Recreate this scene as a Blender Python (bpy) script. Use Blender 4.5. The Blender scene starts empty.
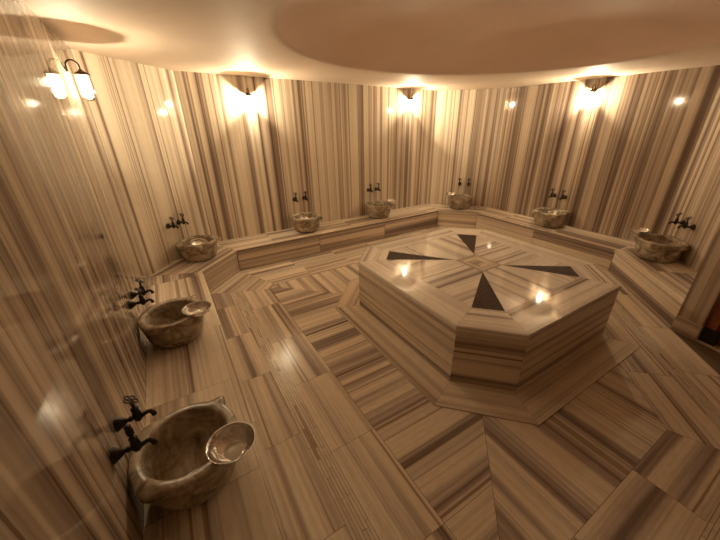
import bpy, bmesh, math, random
from mathutils import Vector, Matrix
rng = random.Random(7)
sc = bpy.context.scene
COL = sc.collection
PI = math.pi

# ------------------------------------------------------------------ room constants (u = away along the left wall, v = to the right, z = up)
ZB = 0.282           # bench height
ZP = 0.505           # platform height
PC = (1.827, 2.357)  # platform centre
def W(u, v, z=0.0): return Vector((v, u, z))      # room (u, v) -> Blender (x, y)
def zc(v): return 2.325 - 0.026 * v               # height of the gently sloping ceiling

# ------------------------------------------------------------------ materials
def new_mat(name):
    m = bpy.data.materials.new(name); m.use_nodes = True
    nt = m.node_tree; nt.nodes.clear()
    out = nt.nodes.new('ShaderNodeOutputMaterial')
    b = nt.nodes.new('ShaderNodeBsdfPrincipled')
    nt.links.new(b.outputs[0], out.inputs[0])
    return m, nt, b, out
def ramp(nt, stops, interp='LINEAR'):
    r = nt.nodes.new('ShaderNodeValToRGB'); cr = r.color_ramp; cr.interpolation = interp
    while len(cr.elements) < len(stops): cr.elements.new(0.5)
    for e, (p, c) in zip(cr.elements, stops): e.position = p; e.color = (*c, 1)
    return r
def noise(nt, vec, scale, detail=2, rough=0.5):
    n = nt.nodes.new('ShaderNodeTexNoise'); n.inputs['Scale'].default_value = scale
    n.inputs['Detail'].default_value = detail; n.inputs['Roughness'].default_value = rough
    nt.links.new(vec, n.inputs['Vector']); return n
def mapping(nt, src, scale):
    m = nt.nodes.new('ShaderNodeMapping'); m.inputs['Scale'].default_value = scale
    nt.links.new(src, m.inputs['Vector']); return m.outputs[0]
def mix(nt, mode, fac, a, b):
    x = nt.nodes.new('ShaderNodeMix'); x.data_type = 'RGBA'; x.blend_type = mode
    for s, v in ((x.inputs[0], fac), (x.inputs[6], a), (x.inputs[7], b)):
        if hasattr(v, 'is_linked'): nt.links.new(v, s)
        elif isinstance(v, tuple): s.default_value = (*v, 1)
        else: s.default_value = v
    return x.outputs[2]

def striped_marble(name, light, mid, dark, broad=9.0, fine=70.0, rough=0.12, line=0.75, lo=0.40, hi=0.64, along=0.25, wobble=0.03, spec=0.5, grain=1.0, vein=0.665):
    """vein-cut marble: parallel bands across UV.y, running along UV.x"""
    m, nt, b, out = new_mat(name)
    uv = nt.nodes.new('ShaderNodeUVMap').outputs[0]
    wob = noise(nt, mapping(nt, uv, (1.6, 2.5, 1)), 1.0, 2)
    vm = nt.nodes.new('ShaderNodeVectorMath'); vm.operation = 'MULTIPLY_ADD'
    nt.links.new(wob.outputs['Color'], vm.inputs[0]); vm.inputs[1].default_value = (0.0, wobble, 0.0)
    nt.links.new(uv, vm.inputs[2])
    w = vm.outputs[0]
    n1 = noise(nt, mapping(nt, w, (along, broad, 1)), 1.0, 3, 0.6)
    r1 = ramp(nt, [(lo, light), ((lo + hi) / 2, mid), (hi, dark)])
    nt.links.new(n1.outputs['Fac'], r1.inputs[0])
    n2 = noise(nt, mapping(nt, w, (along, fine, 1)), 1.0, 2, 0.6)
    r2 = ramp(nt, [(0.30, (0.62, 0.57, 0.52)), (0.50, (1, 1, 1)), (0.75, (1.0, 0.98, 0.95))])
    nt.links.new(n2.outputs['Fac'], r2.inputs[0])
    c = mix(nt, 'MULTIPLY', line, r1.outputs[0], r2.outputs[0])
    n3 = noise(nt, mapping(nt, w, (along, broad * 2.6, 1)), 1.0, 1, 0.5)          # sharp dark veins
    r3 = ramp(nt, [(vein, (1, 1, 1)), (vein + 0.03, (0.55, 0.48, 0.42))])
    nt.links.new(n3.outputs['Fac'], r3.inputs[0])
    c = mix(nt, 'MULTIPLY', 1.0, c, r3.outputs[0])
    n4 = noise(nt, mapping(nt, uv, (14, 60, 1)), 1.0, 3, 0.6)                      # crystalline grain
    r4 = ramp(nt, [(0.35, (0.88, 0.87, 0.86)), (0.65, (1.05, 1.05, 1.05))])
    nt.links.new(n4.outputs['Fac'], r4.inputs[0])
    c = mix(nt, 'MULTIPLY', grain, c, r4.outputs[0])
    nt.links.new(c, b.inputs['Base Color'])
    b.inputs['Roughness'].default_value = rough
    b.inputs['IOR'].default_value = 1.5; b.inputs['Specular IOR Level'].default_value = spec
    return m

LIGHT, MIDC, DARK = (0.745, 0.64, 0.50), (0.50, 0.405, 0.335), (0.245, 0.182, 0.152)
M = {}
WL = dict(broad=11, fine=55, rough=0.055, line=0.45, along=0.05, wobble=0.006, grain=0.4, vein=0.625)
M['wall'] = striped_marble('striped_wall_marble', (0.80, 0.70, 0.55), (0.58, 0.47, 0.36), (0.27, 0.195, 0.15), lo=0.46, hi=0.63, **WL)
M['wall_dim_brown'] = striped_marble('dimmed_brown_striped_wall_marble', (0.60, 0.485, 0.365), (0.39, 0.30, 0.225), (0.185, 0.130, 0.10), lo=0.42, hi=0.62, **WL)  # browner wall marble; the side walls' dimness is put into its colour
M['floor'] = striped_marble('striped_floor_marble', (0.78, 0.675, 0.53), (0.49, 0.395, 0.325), (0.235, 0.175, 0.15), broad=8.5, fine=55, rough=0.20, line=0.5, lo=0.465, hi=0.665, along=0.12, wobble=0.014, spec=0.13, grain=0.6, vein=0.64)
M['bench'] = striped_marble('striped_bench_marble', (0.80, 0.695, 0.55), (0.52, 0.42, 0.335), (0.235, 0.172, 0.145), broad=8.5, fine=60, rough=0.18, line=0.5, lo=0.45, hi=0.64, along=0.10, wobble=0.014, spec=0.3, grain=0.6)
M['slab'] = striped_marble('striped_platform_marble', (0.82, 0.745, 0.64), (0.66, 0.57, 0.49), (0.31, 0.245, 0.215), broad=9.5, fine=60, rough=0.05, line=0.5, lo=0.47, hi=0.66, along=0.10, wobble=0.012, grain=0.6)
M['slab_matt'] = striped_marble('striped_plinth_marble', (0.74, 0.63, 0.49), (0.57, 0.465, 0.36), (0.27, 0.20, 0.155), broad=9, fine=60, rough=0.2, line=0.5, lo=0.47, hi=0.69, along=0.10, wobble=0.012, spec=0.15, grain=0.6)
M['mosaic'] = striped_marble('pale_mosaic_marble', (0.74, 0.65, 0.52), (0.64, 0.54, 0.42), (0.42, 0.32, 0.24), broad=6, fine=60, rough=0.14, line=0.4, lo=0.50, hi=0.70, spec=0.6)

def plain(name, col, rough=0.5, metal=0.0, bump=0.0, bscale=30, var=0.0, vscale=8, spec=0.5):
    m, nt, b, out = new_mat(name)
    tc = nt.nodes.new('ShaderNodeTexCoord').outputs['Object']
    if var:
        n = noise(nt, tc, vscale, 4, 0.6)
        lo = tuple(max(0, c * (1 - var)) for c in col); hi = tuple(min(1, c * (1 + var)) for c in col)
        r = ramp(nt, [(0.3, lo), (0.7, hi)]); nt.links.new(n.outputs['Fac'], r.inputs[0])
        nt.links.new(r.outputs[0], b.inputs['Base Color'])
    else: b.inputs['Base Color'].default_value = (*col, 1)
    b.inputs['Roughness'].default_value = rough; b.inputs['Metallic'].default_value = metal
    b.inputs['Specular IOR Level'].default_value = spec
    if bump:
        n = noise(nt, tc, bscale, 3, 0.5); bp = nt.nodes.new('ShaderNodeBump')
        bp.inputs['Strength'].default_value = bump; bp.inputs['Distance'].default_value = 0.01
        nt.links.new(n.outputs['Fac'], bp.inputs['Height']); nt.links.new(bp.outputs[0], b.inputs['Normal'])
    return m
M['grout'] = plain('tile_grout', (0.16, 0.105, 0.065), 0.8)
M['inlay'] = plain('dark_stone_inlay', (0.085, 0.056, 0.042), 0.6, var=0.45, vscale=60, spec=0.04)
M['plaster'] = plain('smooth_ceiling_plaster', (0.80, 0.66, 0.53), 0.65, bump=0.10, bscale=3.0, var=0.05, vscale=2.0)
M['dome'] = plain('pinkish_dome_plaster', (0.80, 0.61, 0.50), 0.7, bump=0.08, bscale=3.0, var=0.04, vscale=2.0)
M['bronze'] = plain('dark_bronze', (0.045, 0.032, 0.026), 0.38, metal=0.75, var=0.4, vscale=60)
M['brass'] = plain('aged_lamp_metal', (0.10, 0.06, 0.035), 0.4, metal=0.8)
M['bowl'] = plain('tinned_copper', (0.78, 0.76, 0.73), 0.13, metal=1.0, bump=0.5, bscale=55)
M['bowldisc'] = plain('dull_tinned_copper', (0.82, 0.76, 0.62), 0.5, metal=0.1)
M['wood'] = plain('red_brown_door_wood', (0.30, 0.085, 0.03), 0.35, var=0.35, vscale=9)
M['black'] = plain('plain_black', (0.012, 0.012, 0.013), 0.5)

def basin_marble():
    m, nt, b, out = new_mat('carved_basin_marble')
    tc = nt.nodes.new('ShaderNodeTexCoord').outputs['Object']
    oi = nt.nodes.new('ShaderNodeObjectInfo')
    ad = nt.nodes.new('ShaderNodeVectorMath'); ad.operation = 'MULTIPLY_ADD'
    cb = nt.nodes.new('ShaderNodeCombineXYZ')
    for i in range(3): nt.links.new(oi.outputs['Random'], cb.inputs[i])
    nt.links.new(cb.outputs[0], ad.inputs[0]); ad.inputs[1].default_value = (37, 19, 53); nt.links.new(tc, ad.inputs[2])
    n = noise(nt, mapping(nt, ad.outputs[0], (1.0, 1.0, 1.3)), 9, 5, 0.62)
    n.inputs['Distortion'].default_value = 0.9
    r = ramp(nt, [(0.32, (0.15, 0.105, 0.062)), (0.44, (0.30, 0.235, 0.155)), (0.55, (0.45, 0.37, 0.265)), (0.70, (0.64, 0.55, 0.43))])
    nt.links.new(n.outputs['Fac'], r.inputs[0])
    n2 = noise(nt, ad.outputs[0], 45, 3, 0.6)
    r2 = ramp(nt, [(0.35, (0.80, 0.78, 0.75)), (0.6, (1, 1, 1))]); nt.links.new(n2.outputs['Fac'], r2.inputs[0])
    nt.links.new(mix(nt, 'MULTIPLY', 1.0, r.outputs[0], r2.outputs[0]), b.inputs['Base Color'])
    b.inputs['Roughness'].default_value = 0.26
    return m
M['basin'] = basin_marble()

def glass_mat():
    m, nt, b, out = new_mat('steamy_lamp_glass'); nt.nodes.remove(b)
    tr = nt.nodes.new('ShaderNodeBsdfTransparent'); gl = nt.nodes.new('ShaderNodeBsdfGlossy')
    tr.inputs[0].default_value = (0.96, 0.95, 0.92, 1); gl.inputs['Roughness'].default_value = 0.03
    lw = nt.nodes.new('ShaderNodeFresnel'); lw.inputs[0].default_value = 1.45
    mx = nt.nodes.new('ShaderNodeMixShader')
    tl = nt.nodes.new('ShaderNodeBsdfTranslucent'); tl.inputs[0].default_value = (0.9, 0.88, 0.84, 1)
    ms = nt.nodes.new('ShaderNodeMixShader'); ms.inputs[0].default_value = 0.12
    nt.links.new(tr.outputs[0], ms.inputs[1]); nt.links.new(tl.outputs[0], ms.inputs[2])
    nt.links.new(lw.outputs[0], mx.inputs[0]); nt.links.new(ms.outputs[0], mx.inputs[1]); nt.links.new(gl.outputs[0], mx.inputs[2])
    nt.links.new(mx.outputs[0], out.inputs[0]); return m
M['glass'] = glass_mat()
def bulb_mat(strength):
    m, nt, b, out = new_mat('glowing_bulb'); nt.nodes.remove(b)
    e = nt.nodes.new('ShaderNodeEmission'); e.inputs[0].default_value = (1.0, 0.825, 0.565, 1); e.inputs[1].default_value = strength
    nt.links.new(e.outputs[0], out.inputs[0]); return m
M['bulb'] = bulb_mat(1750)

# ------------------------------------------------------------------ helpers
def link(o, parent=None):
    COL.objects.link(o)
    if parent: o.parent = parent
    return o
def obj(name, bm, mats, parent=None, smooth=False, loc=None):
    me = bpy.data.meshes.new(name); bm.normal_update(); bm.to_mesh(me); bm.free()
    for m in (mats if isinstance(mats, (list, tuple)) else [mats]): me.materials.append(m)
    if smooth:
        for p in me.polygons: p.use_smooth = True
    o = bpy.data.objects.new(name, me); link(o, parent)
    if loc is not None: o.location = loc
    return o
def thing(name, label, cat, loc=(0, 0, 0), rz=0.0, group=None):
    o = bpy.data.objects.new(name, None); o.empty_display_size = 0.05; link(o)
    o.location = loc; o.rotation_euler = (0, 0, rz)
    return tag(o, label, cat, group)
def tag(o, label, cat, group=None):
    o['label'] = label; o['category'] = cat
    if group: o['group'] = group
    return o
def structure(o): o['kind'] = 'structure'; return o
def copy_thing(r, label, loc, rz, cat=None):
    c = r.copy(); COL.objects.link(c); c.location = loc; c.rotation_euler = (0, 0, rz); c['label'] = label
    for ch in list(r.children):
        d = ch.copy(); COL.objects.link(d); d.parent = c
        for g in list(ch.children):
            e = g.copy(); COL.objects.link(e); e.parent = d
    return c

def uvl(bm): return bm.loops.layers.uv.get('UVMap') or bm.loops.layers.uv.new('UVMap')
def face3(bm, pts, du, seed, mat=0, flip=None):
    """planar polygon with UV.x measured along du; the normal is turned to 'flip' """
    L = uvl(bm)
    vs = [bm.verts.new(p) for p in pts]
    f = bm.faces.new(vs); f.normal_update()
    if flip is not None and f.normal.dot(flip) < 0: f.normal_flip()
    n = f.normal; du = Vector(du).normalized(); dv = n.cross(du)
    if dv.length < 1e-6: dv = Vector((0, 0, 1))
    o = pts[0]
    for lp in f.loops:
        d = lp.vert.co - o
        lp[L].uv = (d.dot(du) + seed * 3.7 % 50, d.dot(dv) + (seed * 11.13) % 97)
    f.material_index = mat
    return f
def inset(poly, w):
    """move every edge of a convex 2-D polygon inward by w"""
    n = len(poly); a = sum(poly[i][0] * poly[(i + 1) % n][1] - poly[(i + 1) % n][0] * poly[i][1] for i in range(n))
    s = 1 if a > 0 else -1
    ls = []
    for i in range(n):
        p, q = poly[i], poly[(i + 1) % n]
        dx, dy = q[0] - p[0], q[1] - p[1]; l = math.hypot(dx, dy)
        if l < 1e-6: continue
        nx, ny = -dy / l * s, dx / l * s
        ls.append((nx, ny, nx * p[0] + ny * p[1] + w))
    out = []
    for i in range(len(ls)):
        x = cross2(ls[i - 1], ls[i])
        if x: out.append(x)
    return out
def cross2(a, b):
    d = a[0] * b[1] - a[1] * b[0]
    if abs(d) < 1e-9: return None
    return ((a[2] * b[1] - a[1] * b[2]) / d, (a[0] * b[2] - a[2] * b[0]) / d)
def clip(poly, nx, ny, c):
    """keep the part with n.p <= c"""
    out = []
    for i in range(len(poly)):
        p, q = poly[i], poly[(i + 1) % len(poly)]
        a, b = nx * p[0] + ny * p[1] - c, nx * q[0] + ny * q[1] - c
        if a <= 0: out.append(p)
        if a * b < 0:
            t = a / (a - b); out.append((p[0] + t * (q[0] - p[0]), p[1] + t * (q[1] - p[1])))
    return out
def cut_strips(poly, d, lens):
    """cut a 2-D polygon into pieces along direction d; lens() gives the next length"""
    s = [p[0] * d[0] + p[1] * d[1] for p in poly]; a, e = min(s), max(s); out = []
    while a < e - 1e-4:
        b = a + lens()
        if e - b < 0.08: b = e + 1e-3
        q = clip(clip(poly, d[0], d[1], b), -d[0], -d[1], -a)
        if len(q) >= 3: out.append(q)
        a = b
    return out
def area(poly): return abs(sum(poly[i][0] * poly[(i + 1) % len(poly)][1] - poly[(i + 1) % len(poly)][0] * poly[i][1] for i in range(len(poly)))) / 2
def slab(bm, poly, d, z, joint=0.0012, mat=0):
    """one stone slab lying at height z, veins along d (room axes u, v)"""
    if area(poly) < 4e-5: return
    q = inset(poly, joint)
    if len(q) < 3 or area(q) > area(poly): return
    face3(bm, [W(p[0], p[1], z) for p in q], (d[1], d[0], 0), rng.random() * 100, mat, Vector((0, 0, 1)))
def prism(bm, poly, z0, z1, mat=0, du=None, cap=True):
    """solid prism over a (u, v) polygon"""
    n = len(poly); cen = W(sum(p[0] for p in poly) / n, sum(p[1] for p in poly) / n, 0)
    seed = rng.random() * 100
    for i in range(n):
        p, q = poly[i], poly[(i + 1) % n]
        a, b = W(*p, 0), W(*q, 0); mid = (a + b) / 2 - cen; t = (b - a); nn = Vector((t.y, -t.x, 0))
        if nn.dot(mid) < 0: nn = -nn
        face3(bm, [W(*p, z0), W(*q, z0), W(*q, z1), W(*p, z1)], du or t, seed + i, mat, nn)
    if cap:
        t = W(*poly[1], 0) - W(*poly[0], 0)
        face3(bm, [W(*p, z1) for p in poly], t, seed, mat, Vector((0, 0, 1)))
        face3(bm, [W(*p, z0) for p in poly], t, seed, mat, Vector((0, 0, -1)))
def box(bm, lo, hi, mat=0):
    v = [bm.verts.new((x, y, z)) for x in (lo[0], hi[0]) for y in (lo[1], hi[1]) for z in (lo[2], hi[2])]
    for f in ((0, 1, 3, 2), (4, 6, 7, 5), (0, 4, 5, 1), (2, 3, 7, 6), (0, 2, 6, 4), (1, 5, 7, 3)):
        bm.faces.new([v[i] for i in f]).material_index = mat
def lathe(bm, prof, seg=32, M4=None, mat=0):
    """surface of revolution about local z; prof = [(r, z)]"""
    M4 = M4 or Matrix.Identity(4); rings = []
    for r, z in prof:
        if r < 1e-6: rings.append([bm.verts.new(M4 @ Vector((0, 0, z)))])
        else: rings.append([bm.verts.new(M4 @ Vector((r * math.cos(2 * PI * k / seg), r * math.sin(2 * PI * k / seg), z))) for k in range(seg)])
    for a, b in zip(rings, rings[1:]):
        for k in range(seg):
            k2 = (k + 1) % seg
            if len(a) == 1 and len(b) == 1: continue
            if len(a) == 1: f = [a[0], b[k], b[k2]]
            elif len(b) == 1: f = [a[k], a[k2], b[0]]
            else: f = [a[k], a[k2], b[k2], b[k]]
            try: bm.faces.new(f).material_index = mat
            except ValueError: pass
def tube(bm, pts, rad, seg=12, closed=False):
    """tube along a polyline; rad a number or a list"""
    pts = [Vector(p) for p in pts]; n = len(pts); rings = []; up = None
    for i, p in enumerate(pts):
        if closed: t = pts[(i + 1) % n] - pts[i - 1]
        else: t = pts[min(i + 1, n - 1)] - pts[max(i - 1, 0)]
        t.normalize()
        if up is None:
            up = Vector((0, 0, 1)) if abs(t.z) < 0.9 else Vector((1, 0, 0))
        x = (up - t * up.dot(t)).normalized(); y = t.cross(x); up = x
        r = rad[i] if isinstance(rad, (list, tuple)) else rad
        rings.append([bm.verts.new(p + (x * math.cos(2 * PI * k / seg) + y * math.sin(2 * PI * k / seg)) * r) for k in range(seg)])
    for i in range(n if closed else n - 1):
        a, b = rings[i], rings[(i + 1) % n]
        for k in range(seg): bm.faces.new([a[k], a[(k + 1) % seg], b[(k + 1) % seg], b[k]])
    if not closed:
        bm.faces.new(rings[0][::-1]); bm.faces.new(rings[-1])

# ------------------------------------------------------------------ plan of the room: an octagon of lines n.p = c (u, v)
S2 = math.sqrt(0.5)
fl = math.hypot(0.543, 0.839)
LINES = [  # left, left diagonal, back, back right diagonal, right, right diagonal, front
    (0, -1, -0.114), (S2, -S2, 2.487), (1, 0, 4.09), (0.62, 0.785, 0.62 * 3.80 + 0.785 * 4.305),
    (0, 1, 4.487), (-S2, S2, 2.121), (-1, 0, 0.45)]
NL = len(LINES)
def plan(off):
    L = [(a, b, c - off) for a, b, c in LINES]
    return [cross2(L[i - 1], L[i]) for i in range(NL)]     # vertex i lies between line i-1 and line i
BW = 0.52
front = plan(0.0)          # bench front
wallp = plan(-BW)          # walls
# side i runs from vertex i to vertex i+1

# ------------------------------------------------------------------ floor
fb = bmesh.new()
prism(fb, plan(-0.6), -0.12, -0.003, mat=1)
rings = [(0.0, 0.24, 'tile'), (0.24, 0.345, 'mosaic'), (0.345, 0.646, 'tile')]
for o0, o1, kind in rings:
    A, B = plan(o0), plan(o1)
    for i in range(NL):
        j = (i + 1) % NL
        quad = [A[i], A[j], B[j], B[i]]
        nx, ny, _ = LINES[i]; d = (-ny, nx)
        if kind == 'tile':
            for q in cut_strips(quad, d, lambda: 0.58 + 0.1 * rng.random()): slab(fb, q, d, 0.0)
        else:
            c = LINES[i][2]
            for k in range(6):
                hi, lo = c - o0 - k * (o1 - o0) / 6, c - o0 - (k + 1) * (o1 - o0) / 6
                row = clip(clip(quad, nx, ny, hi), -nx, -ny, -lo)
                if len(row) < 3: continue
                for q in cut_strips(row, d, lambda: 0.10 + 0.3 * rng.random()): slab(fb, q, d, 0.0, 0.0011, 2)
F = plan(0.646)
def mid(a, b): return ((a[0] + b[0]) / 2, (a[1] + b[1]) / 2)
c_l, c_b, c_r = mid(F[1], F[2]), mid(F[3], F[4]), mid(F[5], F[6])
near = F[0]
for poly, d in (([near, F[1], c_l, PC], (0, 1)), ([c_l, F[2], F[3], c_b, PC], (1, 0)),
                ([c_b, F[4], F[5], c_r, PC], (0, 1)), ([c_r, F[6], near, PC], (1, 0))):
    s = (d[1], d[0])
    for q in cut_strips(poly, s, lambda: 0.27 + 0.12 * rng.random()): slab(fb, q, d, 0.0)
structure(obj('floor', fb, [M['floor'], M['grout'], M['mosaic']]))

# ------------------------------------------------------------------ walls
def wall(name, a, b, z1, gap_u=0.36, thick=0.14, z0=-0.05, parent=None, mat='wall'):
    """slab-clad wall from a to b (room u, v); the room lies on its left-hand inner side towards the platform"""
    bm = bmesh.new()
    du, dv = b[0] - a[0], b[1] - a[1]; l = math.hypot(du, dv); du, dv = du / l, dv / l
    nu, nv = -dv, du
    if (PC[0] - a[0]) * nu + (PC[1] - a[1]) * nv < 0: nu, nv = -nu, -nv
    s = 0.0; inward = Vector((nv, nu, 0))
    P = lambda t, n, z: W(a[0] + du * t + nu * n, a[1] + dv * t + nv * n, z)
    while s < l - 1e-4:
        e = s + gap_u * (0.75 + 0.5 * rng.random())
        if l - e < 0.12: e = l
        s0, e0 = s + 0.0007, e - 0.0007
        za, zb_ = z1(P(s0, 0, 0).x) + 0.02, z1(P(e0, 0, 0).x) + 0.02
        face3(bm, [P(s0, 0, z0), P(e0, 0, z0), P(e0, 0, zb_), P(s0, 0, za)], (0, 0, 1), rng.random() * 100, 0, inward)
        s = e
    zt = max(z1(P(0, 0, 0).x), z1(P(l, 0, 0).x)) + 0.02
    q = [(a[0] - nu * 0.002, a[1] - nv * 0.002), (b[0] - nu * 0.002, b[1] - nv * 0.002),
         (b[0] - nu * thick, b[1] - nv * thick), (a[0] - nu * thick, a[1] - nv * thick)]
    prism(bm, q, z0, zt, mat=1)
    return structure(obj(name, bm, [M[mat], M['grout']], parent))
wall('wall_left', wallp[0], wallp[1], zc, mat='wall_dim_brown')
wall('wall_back_left', wallp[1], wallp[2], zc)
wall('wall_back', wallp[2], wallp[3], zc)
wall('wall_back_right', wallp[3], wallp[4], zc)
wall('wall_right', wallp[4], wallp[5], zc, mat='wall_dim_brown')
BE = (0.595, 3.595)                                   # where the right bench meets the pier
BW_ = (BE[0] - BW * S2, BE[1] + BW * S2)              # the same spot at the wall
wall('wall_right_entrance', wallp[5], BW_, zc, mat='wall_dim_brown')
# the pier and the wall holding the door
PD = Vector((-0.976, -0.217)); PD.normalize()          # direction of the entrance wall (u, v)
PN = Vector((-PD.y, PD.x)); PN = PN if PN.y > 0 else -PN   # away from the room
def E(s, n): return (BE[0] + PD.x * s + PN.x * n, BE[1] + PD.y * s + PN.y * n)
def zcl(p): return zc(p[1])
bm = bmesh.new()
pier = [E(0, 0), E(0.175, 0), E(0.175, 0.30), BW_]
n = len(pier)
for i in range(n):
    p, q = pier[i], pier[(i + 1) % n]
    a, b = W(*p), W(*q); t = b - a; cen = W(sum(x[0] for x in pier) / n, sum(x[1] for x in pier) / n)
    nn = Vector((t.y, -t.x, 0)); nn = nn if nn.dot((a + b) / 2 - cen) > 0 else -nn
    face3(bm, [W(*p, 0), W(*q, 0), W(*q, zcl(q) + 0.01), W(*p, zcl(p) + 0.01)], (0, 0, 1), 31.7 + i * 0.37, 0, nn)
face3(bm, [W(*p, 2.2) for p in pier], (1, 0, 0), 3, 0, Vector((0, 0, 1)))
structure(obj('door_pier', bm, M['wall_dim_brown']))  # full-height marble pier beside the doorway
bm = bmesh.new(); prism(bm, [E(-0.0, -0.006), E(0.181, -0.006), E(0.181, 0.03), E(0.0, 0.0)], 0.0, 0.15)
structure(obj('baseboard_right', bm, M['bench']))
DW = 0.86
wall('wall_entrance', E(0.175 + DW, 0), E(1.62, 0), zc, mat='wall_dim_brown')
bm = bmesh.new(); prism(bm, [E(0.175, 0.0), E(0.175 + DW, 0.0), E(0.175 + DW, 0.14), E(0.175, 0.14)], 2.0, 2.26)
structure(obj('wall_over_door', bm, M['wall_dim_brown']))
wall('wall_front', (-0.97, -BW + 0.114), E(1.62, 0), zc, mat='wall_dim_brown')
# door in the entrance recess
bm = bmesh.new()
for s0, s1 in ((0.177, 0.245), (0.175 + DW - 0.07, 0.175 + DW - 0.002)):
    prism(bm, [E(s0, 0.05), E(s1, 0.05), E(s1, 0.15), E(s0, 0.15)], 0.0, 1.998)
prism(bm, [E(0.245, 0.05), E(0.175 + DW - 0.07, 0.05), E(0.175 + DW - 0.07, 0.15), E(0.245, 0.15)], 1.93, 1.998)
door = structure(obj('door_1', bm, M['wood']))
bm = bmesh.new(); prism(bm, [E(0.247, 0.09), E(0.175 + DW - 0.072, 0.09), E(0.175 + DW - 0.072, 0.13), E(0.247, 0.13)], 0.012, 1.928)
obj('door_leaf', bm, M['wood'], door)
bm = bmesh.new(); prism(bm, [E(0.1775, 0.035), E(0.28, 0.035), E(0.28, 0.06), E(0.1775, 0.06)], 0.0, 0.13)  # plain black block at the foot of the frame
o = obj('black_block', bm, M['black'], door); o['label'] = 'black block at the foot of the door frame'
bm = bmesh.new(); prism(bm, [E(0.177, 0.0), E(0.175 + DW, 0.0), E(0.175 + DW, 0.3), E(0.177, 0.3)], -0.1, 0.004)
structure(obj('trim_1', bm, M['bench']))

# ------------------------------------------------------------------ ceiling with its round shallow dome
room = wallp[:5] + [wallp[5], BW_, E(0.175, 0.30), E(0.175 + DW, 0.14), E(1.62, 0.0), (-0.97, -BW + 0.114)]
def ray_out(a):
    d = (math.cos(a), math.sin(a)); best = 9
    for i in range(len(room)):
        p, q = room[i], room[(i + 1) % len(room)]; e = (q[0] - p[0], q[1] - p[1]); den = d[0] * e[1] - d[1] * e[0]
        if abs(den) < 1e-9: continue
        w = (p[0] - PC[0], p[1] - PC[1]); t = (w[0] * e[1] - w[1] * e[0]) / den; s = (w[0] * d[1] - w[1] * d[0]) / den
        if t > 0.3 and -1e-6 <= s <= 1 + 1e-6: best = min(best, t)
    return best
bm = bmesh.new()
angs = sorted([2 * PI * k / 144 for k in range(144)] + [math.atan2(p[1] - PC[1], p[0] - PC[0]) % (2 * PI) for p in room])
RD = 1.62
prof = [(RD + 0.06, 0.0), (RD + 0.03, 0.002), (RD + 0.01, 0.008), (RD - 0.01, 0.022), (RD - 0.03, 0.036), (RD - 0.10, 0.07), (RD - 0.25, 0.115),
        (RD - 0.5, 0.165), (RD - 0.8, 0.205), (RD - 1.2, 0.23), (RD - 1.45, 0.238)]
cols = []
for a in angs:
    R = ray_out(a); c = []
    for k in range(5):
        r = R + 0.05 + (RD + 0.06 - R - 0.05) * k / 5; v = PC[1] + r * math.sin(a); c.append(bm.verts.new(W(PC[0] + r * math.cos(a), v, zc(v))))
    for r, dz in prof:
        v = PC[1] + r * math.sin(a); c.append(bm.verts.new(W(PC[0] + r * math.cos(a), v, zc(v) + dz)))
    cols.append(c)
top = bm.verts.new(W(PC[0], PC[1], zc(PC[1]) + 0.239))
for i in range(len(cols)):
    a, b = cols[i], cols[(i + 1) % len(cols)]
    for k in range(len(a) - 1): bm.faces.new([a[k], b[k], b[k + 1], a[k + 1]]).material_index = 1 if k >= 7 else 0
    bm.faces.new([a[-1], b[-1], top]).material_index = 1
bmesh.ops.recalc_face_normals(bm, faces=bm.faces)
structure(obj('ceiling', bm, [M['plaster'], M['dome']], smooth=True))

# ------------------------------------------------------------------ bench round the walls
bench = thing('marble_bench', 'low striped marble bench running round the walls with mitred corners', 'bench')
nose = 0.0
for i in range(6):
    A0, A1, B0, B1 = front[i], front[i + 1], wallp[i], wallp[i + 1]
    if i == 0: A0, B0 = (-0.965, A0[1]), (-0.965, B0[1])
    if i == 5: A1, B1 = BE, BW_
    nx, ny, c = LINES[i]; d = (-ny, nx)
    bm = bmesh.new()
    quad = [A0, A1, B1, B0]
    w = 0.05
    edge = clip(quad, nx, ny, c + w); rest = clip(quad, -nx, -ny, -(c + w))
    for q in cut_strips(edge, d, lambda: 1.05 + 0.2 * rng.random()): slab(bm, q, d, ZB, 0.0008)
    for q in cut_strips(rest, d, lambda: 0.62 + 0.35 * rng.random()): slab(bm, q, d, ZB, 0.0010)
    prism(bm, inset(quad, 0.0006), ZB - 0.032, ZB - 0.002, mat=1)
    # the visible nosing
    inw = -W(nx, ny, 0)
    face3(bm, [W(*A0, ZB - 0.03), W(*A1, ZB - 0.03), W(*A1, ZB), W(*A0, ZB)], W(*d, 0), rng.random() * 100, 0, inw)
    obj('seat_slab', bm, [M['bench'], M['grout']], bench)
    bm = bmesh.new()
    l = math.hypot(A1[0] - A0[0], A1[1] - A0[1]); nseg = max(1, round(l / 1.25)); o = 0.006
    for k in range(nseg):
        t0, t1 = k / nseg + 0.0008, (k + 1) / nseg - 0.0008
        p = lambda t, z: W(A0[0] + (A1[0] - A0[0]) * t + nx * o, A0[1] + (A1[1] - A0[1]) * t + ny * o, z)
        face3(bm, [p(t0, 0.0), p(t1, 0.0), p(t1, ZB - 0.03), p(t0, ZB - 0.03)], W(*d, 0), rng.random() * 100, 0, inw)
    q = [(A0[0] + nx * 0.009, A0[1] + ny * 0.009), (A1[0] + nx * 0.009, A1[1] + ny * 0.009),
         (A1[0] + nx * 0.05, A1[1] + ny * 0.05), (A0[0] + nx * 0.05, A0[1] + ny * 0.05)]
    prism(bm, q, 0.0, ZB - 0.032, mat=1)
    obj('front_panel', bm, [M['bench'], M['grout']], bench)

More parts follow.
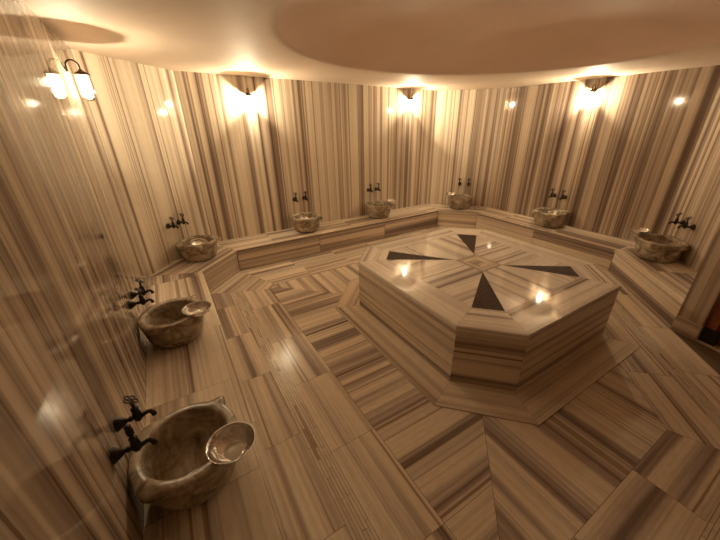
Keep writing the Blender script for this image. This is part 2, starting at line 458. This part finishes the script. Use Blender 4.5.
# ------------------------------------------------------------------ the heated platform in the middle
U0, U1, V0, V1, CU, CV = 0.859, 2.794, 1.436, 3.277, 0.324, 0.310
def octo(o):
    L = [(0, -1, -V0), (S2, -S2, None), (1, 0, U1), (S2, S2, None), (0, 1, V1), (-S2, S2, None), (-1, 0, -U0), (-S2, -S2, None)]
    pts = [(U0 + CU, V0), (U1 - CU, V0), (U1, V0 + CV), (U1, V1 - CV), (U1 - CU, V1), (U0 + CU, V1), (U0, V1 - CV), (U0, V0 + CV)]
    ls = []
    for i in range(8):
        p, q = pts[i], pts[(i + 1) % 8]; du, dv = q[0] - p[0], q[1] - p[1]; l = math.hypot(du, dv)
        nx, ny = dv / l, -du / l
        if nx * (p[0] - PC[0]) + ny * (p[1] - PC[1]) < 0: nx, ny = -nx, -ny
        ls.append((nx, ny, nx * p[0] + ny * p[1] + o))
    return [cross2(ls[i - 1], ls[i]) for i in range(8)], ls
plat = thing('marble_platform', 'large octagonal striped marble platform in the middle of the room', 'platform', W(PC[0], PC[1], 0))
OFF = -W(PC[0], PC[1], 0)
def part(name, bm, mats, smooth=False):
    bmesh.ops.translate(bm, verts=bm.verts, vec=OFF)
    return obj(name, bm, mats, plat, smooth)
P0, L0 = octo(0.0); P1, _ = octo(-0.265); PM, _ = octo(-0.135)
Pp, _ = octo(0.234); Pi, _ = octo(-0.012)
# plinth: one mitred ring of stone a couple of centimetres high
bm = bmesh.new(); ZS = 0.007
for i in range(8):
    j = (i + 1) % 8; nx, ny, _ = L0[i]; d = (-ny, nx)
    slab(bm, [Pp[i], Pp[j], Pi[j], Pi[i]], d, ZS, 0.0008)
    face3(bm, [W(*Pp[i], 0), W(*Pp[j], 0), W(*Pp[j], ZS), W(*Pp[i], ZS)], W(*d, 0), rng.random() * 100, 0, W(nx, ny, 0))
prism(bm, inset(Pp, 0.001), 0.0, ZS - 0.001, mat=1)
part('plinth', bm, [M['slab_matt'], M['grout']])
ZT = ZP - 0.034
for i in range(8):
    j = (i + 1) % 8; nx, ny, _ = L0[i]; d = (-ny, nx); o = 0.006
    Ps, _ = octo(-o); Pb, _ = octo(-0.03)
    bm = bmesh.new()
    face3(bm, [W(*Ps[i], ZS), W(*Ps[j], ZS), W(*Ps[j], ZT), W(*Ps[i], ZT)], W(*d, 0), rng.random() * 100, 0, W(nx, ny, 0))
    prism(bm, [(Ps[i][0] - nx * 0.001, Ps[i][1] - ny * 0.001), (Ps[j][0] - nx * 0.001, Ps[j][1] - ny * 0.001), Pb[j], Pb[i]], ZS, ZT)
    part('side_panel', bm, M['floor'])
# top slab: chamfered edge, mitred border, four striped fields
bm = bmesh.new(); ch = 0.006
Pc, _ = octo(-ch)
for i in range(8):
    j = (i + 1) % 8; nx, ny, _ = L0[i]; d = (-ny, nx); s = rng.random() * 100
    face3(bm, [W(*P0[i], ZT), W(*P0[j], ZT), W(*P0[j], ZP - ch), W(*P0[i], ZP - ch)], W(*d, 0), s, 0, W(nx, ny, 0))
    face3(bm, [W(*P0[i], ZP - ch), W(*P0[j], ZP - ch), W(*Pc[j], ZP), W(*Pc[i], ZP)], W(*d, 0), s, 0, W(nx, ny, 1))
    slab(bm, [Pc[i], Pc[j], P1[j], P1[i]], d, ZP, 0.0008)
hu, hv = 0.165, 0.135; cu, cv = PC[0] - 0.012, PC[1] + 0.035
sq = {(-1, -1): (cu - hu, cv - hv), (1, -1): (cu + hu, cv - hv), (1, 1): (cu + hu, cv + hv), (-1, 1): (cu - hu, cv + hv)}
for poly, d in (([P1[0], P1[1], sq[(1, -1)], sq[(-1, -1)]], (0, 1)), ([P1[2], P1[3], sq[(1, 1)], sq[(1, -1)]], (1, 0)),
                ([P1[4], P1[5], sq[(-1, 1)], sq[(1, 1)]], (0, 1)), ([P1[6], P1[7], sq[(-1, -1)], sq[(-1, 1)]], (1, 0))):
    for q in cut_strips(poly, (d[1], d[0]), lambda: 0.22 + 0.1 * rng.random()): slab(bm, q, d, ZP, 0.0008)
prism(bm, inset(P0, 0.001), ZT, ZP - 0.007, mat=1)
prism(bm, inset(Pc, 0.002), ZP - 0.008, ZP - 0.0015, mat=1)
part('top_slab', bm, [M['slab'], M['grout']])
for (i, j, k) in ((7, 0, (-1, -1)), (1, 2, (1, -1)), (3, 4, (1, 1)), (5, 6, (-1, 1))):
    tri = [P1[i], P1[j], sq[k]]
    bm = bmesh.new(); prism(bm, inset(tri, 0.001), ZP - 0.0014, ZP + 0.0002)
    o = part('triangle_inlay', bm, M['inlay']); o['label'] = 'dark stone triangle set into the platform top'
bm = bmesh.new()
def rect(s): return [(cu - hu * s, cv - hv * s), (cu + hu * s, cv - hv * s), (cu + hu * s, cv + hv * s), (cu - hu * s, cv + hv * s)]
for s0, s1 in ((1.0, 0.66), (0.66, 0.34)):
    A, B = rect(s0), rect(s1)
    for i in range(4):
        j = (i + 1) % 4; slab(bm, [A[i], A[j], B[j], B[i]], (1, 0) if i % 2 == 0 else (0, 1), ZP + 0.0002, 0.0012)
slab(bm, rect(0.34), (0, 1), ZP + 0.0002, 0.0012)
prism(bm, rect(0.995), ZP - 0.0014, ZP - 0.001, mat=1)
part('centre_tile', bm, [M['floor'], M['grout']])

# ------------------------------------------------------------------ basins (local: wall at y = 0, room towards +y)
RC = 0.215
def make_basin():
    bm = bmesh.new(); seg = 128
    # (radius, z, lug size)
    prof = [(0.0, 0.0, 0), (0.150, 0.0, 0), (0.162, 0.006, 0), (0.180, 0.03, 0), (0.194, 0.065, 0.0), (0.201, 0.110, 0.0), (0.203, 0.150, 0.05), (0.203, 0.160, 0.15), (0.211, 0.166, 0.75),
            (0.215, 0.176, 1.0), (0.216, 0.208, 1.0), (0.2145, 0.216, 1.0), (0.209, 0.2205, 0.98), (0.192, 0.2215, 0.35), (0.178, 0.221, 0.0), (0.171, 0.217, 0), (0.167, 0.205, 0),
            (0.162, 0.17, 0), (0.150, 0.12, 0), (0.128, 0.082, 0), (0.095, 0.060, 0), (0.045, 0.051, 0), (0.0, 0.050, 0)]
    rings = []
    for r, z, g in prof:
        if r == 0: rings.append([bm.verts.new((0, RC, z))]); continue
        ring = []
        for k in range(seg):
            a = 2 * PI * k / seg
            dev = min(abs(((a - t + PI) % (2 * PI)) - PI) for t in (PI / 4, 3 * PI / 4, 5 * PI / 4, 7 * PI / 4))
            rr = r + g * (0.046 * math.exp(-(dev / 0.12) ** 2) if math.sin(a) > 0 else 0.022 * math.exp(-(dev / 0.24) ** 2))
            ring.append(bm.verts.new((rr * math.cos(a), max(0.004, RC + rr * math.sin(a)), z)))
        rings.append(ring)
    for a, b in zip(rings, rings[1:]):
        for k in range(seg):
            k2 = (k + 1) % seg
            if len(a) == 1: f = [a[0], b[k2], b[k]]
            elif len(b) == 1: f = [a[k], a[k2], b[0]]
            else: f = [a[k], a[k2], b[k2], b[k]]
            bm.faces.new(f)
    bmesh.ops.recalc_face_normals(bm, faces=bm.faces)
    return obj('marble_basin', bm, M['basin'], smooth=True)

def on_wall(i, s_uv, z=0.0, off=0.0):
    """point of wall line i nearest to the room point s_uv, moved off metres into the room; and the turn that sends local +y into the room"""
    nx, ny, c = LINES[i]; c += BW
    k = nx * s_uv[0] + ny * s_uv[1] - c + off
    p = (s_uv[0] - nx * k, s_uv[1] - ny * k)
    d = -W(nx, ny, 0); return W(p[0], p[1], z), math.atan2(d.y, d.x) - PI / 2

BAS = [  # wall line, centre (u, v), where, how to tell it apart, bowl
    (0, (1.215, -0.2), 'nearest basin on the left wall'), (0, (2.455, -0.2), 'second basin on the left wall'),
    (1, (4.10, 0.165), 'basin on the back left corner wall'), (2, (4.40, 1.675), 'left basin on the back wall'),
    (2, (4.40, 2.985), 'right basin on the back wall'), (3, (4.02, 4.52), 'basin on the back right corner wall'),
    (4, (2.51, 4.78), 'basin on the right wall'), (5, (1.17, 4.52), 'basin on the wall by the door')]
BLAB = ['brown marble basin at bottom left nearest the camera, metal bowl on its front lip',
        'round marble basin second along the left wall with a metal bowl on its rim',
        'mottled marble basin on the bench at the back left corner wall, bowl lying inside',
        'small marble basin left on the back wall with a bowl leaning inside',
        'small marble basin right on the back wall with a bowl on its right lip',
        'small pale marble basin on the bench at the back right corner wall',
        'marble basin on the right wall bench with a bowl lying inside',
        'dark marble basin at far right beside the doorway pier']
b0 = make_basin(); tag(b0, BLAB[0], 'basin', 'carved marble basins along the bench')
basins = []
for n, (i, s, where) in enumerate(BAS):
    p, rz = on_wall(i, s, ZB)
    o = b0 if n == 0 else b0.copy()
    if n: COL.objects.link(o)
    o.location = p; o.rotation_euler = (0, 0, rz); o['label'] = BLAB[n]
    basins.append((p, rz))

# ------------------------------------------------------------------ taps (local: wall at y = 0, spout towards +y, origin at the escutcheon)
YM = Matrix.Rotation(-PI / 2, 4, 'X')                  # local z -> +y
def make_tap(wheel=True):
    t = thing('wall_tap', 'tap', 'tap', group='dark bronze taps above the basins')
    bm = bmesh.new()
    lathe(bm, [(0, 0.0005), (0.030, 0.0005), (0.031, 0.004), (0.028, 0.009), (0.019, 0.025), (0.012, 0.036), (0.0095, 0.039), (0, 0.040)], 28, YM)
    obj('escutcheon', bm, M['bronze'], t, True)
    bm = bmesh.new()
    lathe(bm, [(0, 0.034), (0.0085, 0.035), (0.0080, 0.045), (0.012, 0.047), (0.012, 0.053), (0.008, 0.056), (0.009, 0.066), (0, 0.070)], 20, YM)
    B4 = Matrix.Translation((0, 0.076, 0))
    lathe(bm, [(0, -0.022), (0.008, -0.021), (0.014, -0.015), (0.0175, -0.004), (0.018, 0.008), (0.0155, 0.022), (0.0125, 0.036), (0.0145, 0.040), (0.0145, 0.047), (0.0095, 0.050), (0, 0.051)], 24, B4)
    obj('valve_body', bm, M['bronze'], t, True)
    bm = bmesh.new()
    pts = [(0, 0.080, 0.0), (0, 0.092, -0.002), (0, 0.102, 0.002), (0, 0.112, 0.006), (0, 0.121, 0.004), (0, 0.127, -0.003), (0, 0.130, -0.012), (0, 0.131, -0.020)]
    tube(bm, pts, [0.012, 0.0095, 0.0085, 0.0085, 0.0090, 0.0095, 0.0105, 0.0110], 16)
    obj('spout', bm, M['bronze'], t, True)
    bm = bmesh.new()
    top = 0.090 if wheel else 0.092
    lathe(bm, [(0, 0.050), (0.007, 0.050), (0.0065, 0.064), (0.010, 0.068), (0.006, 0.072), (0.0055, top - 0.003), (0.008, top), (0.006, top + 0.005), (0, top + 0.006)], 16, B4)
    if wheel:
        c = Vector((0, 0.076, top + 0.003)); T = Matrix.Translation(c) @ Matrix.Rotation(-0.65, 4, 'X')
        for k in range(5):
            a = 2 * PI * k / 5 + 0.3; cc = Vector((math.cos(a), math.sin(a), 0)) * 0.0172
            tube(bm, [T @ (cc + Vector((math.cos(b), math.sin(b), 0)) * 0.0092) for b in [2 * PI * q / 14 for q in range(14)]], 0.0030, 8, closed=True)
        tube(bm, [T @ (Vector((math.cos(b), math.sin(b), 0)) * 0.007) for b in [2 * PI * q / 14 for q in range(14)]], 0.003, 8, closed=True)
    else:
        lathe(bm, [(0, 0.064), (0.012, 0.066), (0.013, 0.073), (0.008, 0.077), (0.013, 0.082), (0.013, 0.089), (0.008, 0.093), (0.012, 0.098), (0.011, 0.107), (0, 0.110)], 16, B4)
    obj('wheel_handle' if wheel else 'knob_handle', bm, M['bronze'], t, True)
    return t
TAPWHERE = ['over the nearest left wall basin', 'over the second basin along the left wall', 'over the back left corner basin', 'over the left basin of the back wall',
            'over the right basin of the back wall', 'over the back right corner basin', 'over the basin on the right wall', 'over the basin beside the doorway pier']
proto, knob = make_tap(True), make_tap(False)
used = set()
tap_h = [0.657, 0.660, 0.715, 0.720, 0.705, 0.680, 0.685, 0.670]
tap_c = [(1.215, 0), (2.475, 0), (4.05, 0.12), None, (4.6, 2.995), (4.12, 4.70), (2.545, 5.0), (1.20, 4.55)]
for n, (i, s, where) in enumerate(BAS):
    nx, ny, c = LINES[i]; ctr = tap_c[n] or s
    d = (-ny, nx)                                     # along the wall, clockwise: to the right as seen from the room
    for side in (-1, 1):
        q = (ctr[0] + d[0] * 0.079 * side, ctr[1] + d[1] * 0.079 * side)
        p, rz = on_wall(i, q, tap_h[n] , 0.0008)
        pos = {0: 'nearer' if side < 0 else 'farther', 1: 'nearer' if side < 0 else 'farther'}.get(n, 'left' if side < 0 else 'right')
        if n == 0 and side < 0: src, lab = knob, 'dark bronze tap with plain knob handle, over the nearest left wall basin'
        elif n == 0: src, lab = proto, 'dark bronze tap with looped wheel handle over the nearest left wall basin'
        else: src, lab = proto, 'dark bronze tap, %s one of the pair %s' % (pos, TAPWHERE[n])
        if src not in used:
            used.add(src); src.location = p; src.rotation_euler = (0, 0, rz); src['label'] = lab
        else: copy_thing(src, lab, p, rz)

# ------------------------------------------------------------------ bath bowls
def make_bowl():
    t = thing('bath_bowl', 'bowl', 'bowl', group='metal bath bowls at the basins')
    bm = bmesh.new()
    outer = [(0.0, 0.0), (0.040, 0.0), (0.046, 0.002), (0.064, 0.014), (0.081, 0.030), (0.090, 0.045), (0.0935, 0.056), (0.0965, 0.0585)]
    inner = [(0.0965, 0.0600), (0.0930, 0.0592), (0.0885, 0.046), (0.0795, 0.0315), (0.0625, 0.0160), (0.045, 0.0040), (0.0, 0.0034)]
    lathe(bm, outer + inner, 56)
    obj('bowl_body', bm, M['bowl'], t, True)
    bm = bmesh.new(); lathe(bm, [(0, 0.0034), (0.039, 0.0036), (0.037, 0.0062), (0.0, 0.0085)], 36)
    o = obj('raised_disc', bm, M['bowldisc'], t, True); o['label'] = 'pale raised disc in the middle of the bowl'
    return t
bowl0 = make_bowl()
ZR = ZB + 0.2222
BOWL = [  # basin, local x, local y, z, tilt about local x, tilt about local y, label
    (0, 0.168, 0.385, ZR, 0.0, 0.0, 'shiny metal bowl on the front lip of the nearest left basin'),
    (1, 0.160, 0.385, ZR, 0.0, 0.0, 'shiny metal bowl on the rim of the second basin along the left wall'),
    (2, 0.0, 0.225, ZB + 0.142, -0.30, 0.10, 'metal bowl lying inside the basin at the back left corner wall'),
    (3, 0.055, 0.21, ZB + 0.142, -0.25, -0.35, 'metal bowl leaning inside the left basin of the back wall'),
    (4, -0.150, 0.365, ZR, 0.0, 0.0, 'metal bowl on the lip of the right basin of the back wall'),
    (5, 0.145, 0.360, ZR, 0.0, 0.0, 'metal bowl on the left lip of the back right corner basin'),
    (6, -0.045, 0.21, ZB + 0.142, -0.30, 0.25, 'metal bowl lying inside the basin on the right wall'),
    (7, 0.150, 0.365, ZR, 0.0, 0.0, 'metal bowl on the lip of the basin beside the doorway pier')]
for n, (b, x, y, z, tx, ty, lab) in enumerate(BOWL):
    p, rz = basins[b]
    q = Matrix.Rotation(rz, 4, 'Z') @ Vector((x, y, 0)) + Vector((p.x, p.y, z))
    if n == 0: o = bowl0; o.location = q; o['label'] = lab
    else: o = copy_thing(bowl0, lab, q, 0)
    o.rotation_euler = (Matrix.Rotation(rz, 4, 'Z') @ Matrix.Rotation(tx, 4, 'X') @ Matrix.Rotation(ty, 4, 'Y')).to_euler()

# ------------------------------------------------------------------ wall lamps (local: wall at y = 0, lamp hangs at y = LD)
LDI = 0.080
def make_lamp():
    t = thing('wall_lamp', 'lamp', 'lamp', group='hooked wall lamps with glass jars')
    bm = bmesh.new(); lathe(bm, [(0, 0.0005), (0.024, 0.0005), (0.024, 0.005), (0.015, 0.010), (0.008, 0.013), (0, 0.014)], 24, YM)
    obj('wall_plate', bm, M['brass'], t, True)
    bm = bmesh.new()
    pts = [(0, 0.008, 0)] + [(0, 0.044 - 0.036 * math.cos(a), 0.030 + 0.036 * math.sin(a)) for a in [PI * k / 12 for k in range(13)]] + [(0, LDI, 0.004)]
    tube(bm, pts, 0.0055, 10)
    obj('hook_arm', bm, M['brass'], t, True)
    C4 = Matrix.Translation((0, LDI, 0))
    bm = bmesh.new(); lathe(bm, [(0, 0.012), (0.010, 0.012), (0.014, 0.003), (0.032, -0.006), (0.047, -0.016), (0.048, -0.024), (0.045, -0.024), (0.040, -0.016), (0, -0.013)], 32, C4)
    obj('cap', bm, M['brass'], t, True)
    bm = bmesh.new(); lathe(bm, [(0.0435, -0.023), (0.0445, -0.06), (0.0445, -0.135), (0.041, -0.158), (0.030, -0.175), (0.014, -0.183), (0, -0.184)], 32, C4)
    obj('glass_jar', bm, M['glass'], t, True)
    bm = bmesh.new(); lathe(bm, [(0, -0.013), (0.012, -0.014), (0.012, -0.044), (0, -0.045)], 16, C4)
    obj('bulb_socket', bm, M['brass'], t, True)
    bm = bmesh.new(); lathe(bm, [(0, -0.045), (0.009, -0.048), (0.0155, -0.060), (0.018, -0.074), (0.0155, -0.088), (0.009, -0.098), (0, -0.102)], 12, C4)
    obj('bulb', bm, M['bulb'], t, True)
    return t
lamp0 = make_lamp()
LAMPS = [(0, (3.20, -0.4), 2.110, 'lit glass lamp on the left wall beside the corner, doubled by its reflection'),
         (2, (4.6, 1.135), 2.095, 'lit glass lamp left on the back wall above the left basins'),
         (2, (4.6, 3.72), 2.085, 'lit glass lamp right on the back wall near the far corner'),
         (4, (2.43, 5.0), 2.06, 'lit glass lamp on the right wall above the right basin')]
for n, (i, s, z, lab) in enumerate(LAMPS):
    p, rz = on_wall(i, s, z, 0.0008)
    if n == 0: lamp0.location = p; lamp0.rotation_euler = (0, 0, rz); lamp0['label'] = lab
    else: copy_thing(lamp0, lab, p, rz)

# the lamp by the left corner burns a little weaker than the others
M['bulb_weak'] = bulb_mat(1000)
for ch in lamp0.children:
    if ch.name.split('.')[0] == 'bulb':
        ch.data = ch.data.copy(); ch.data.materials[0] = M['bulb_weak']

# ------------------------------------------------------------------ world, camera, view
w = bpy.data.worlds.new('World'); sc.world = w; w.use_nodes = True
w.node_tree.nodes['Background'].inputs[0].default_value = (0, 0, 0, 1)
yaw, pitch, roll, fpx = 0.5330, 0.4368, -0.0227, 316.28
f = Vector((math.cos(yaw) * math.cos(pitch), math.sin(yaw) * math.cos(pitch), -math.sin(pitch)))
r = Vector((-math.sin(yaw), math.cos(yaw), 0)); up = Vector((math.cos(yaw) * math.sin(pitch), math.sin(yaw) * math.sin(pitch), math.cos(pitch)))
r2 = r * math.cos(roll) + up * math.sin(roll); u2 = up * math.cos(roll) - r * math.sin(roll)
F3, R3, U3 = W(*f), W(*r2), W(*u2)
cam = bpy.data.cameras.new('Camera'); cam.sensor_fit = 'HORIZONTAL'; cam.sensor_width = 36; cam.lens = fpx * 36 / 720; cam.clip_start = 0.02
co = bpy.data.objects.new('Camera', cam); COL.objects.link(co)
co.matrix_world = Matrix(((R3.x, U3.x, -F3.x, 0), (R3.y, U3.y, -F3.y, 0), (R3.z, U3.z, -F3.z, 1.75), (0, 0, 0, 1)))
sc.camera = co
sc.view_settings.view_transform = 'Standard'; sc.view_settings.look = 'None'
sc.view_settings.gamma = 1.0; sc.view_settings.exposure = 0.66; sc.view_settings.use_curve_mapping = False
sc.cycles.use_denoising = True
sc.cycles.max_bounces = 10; sc.cycles.diffuse_bounces = 5; sc.cycles.glossy_bounces = 5; sc.cycles.transparent_max_bounces = 16
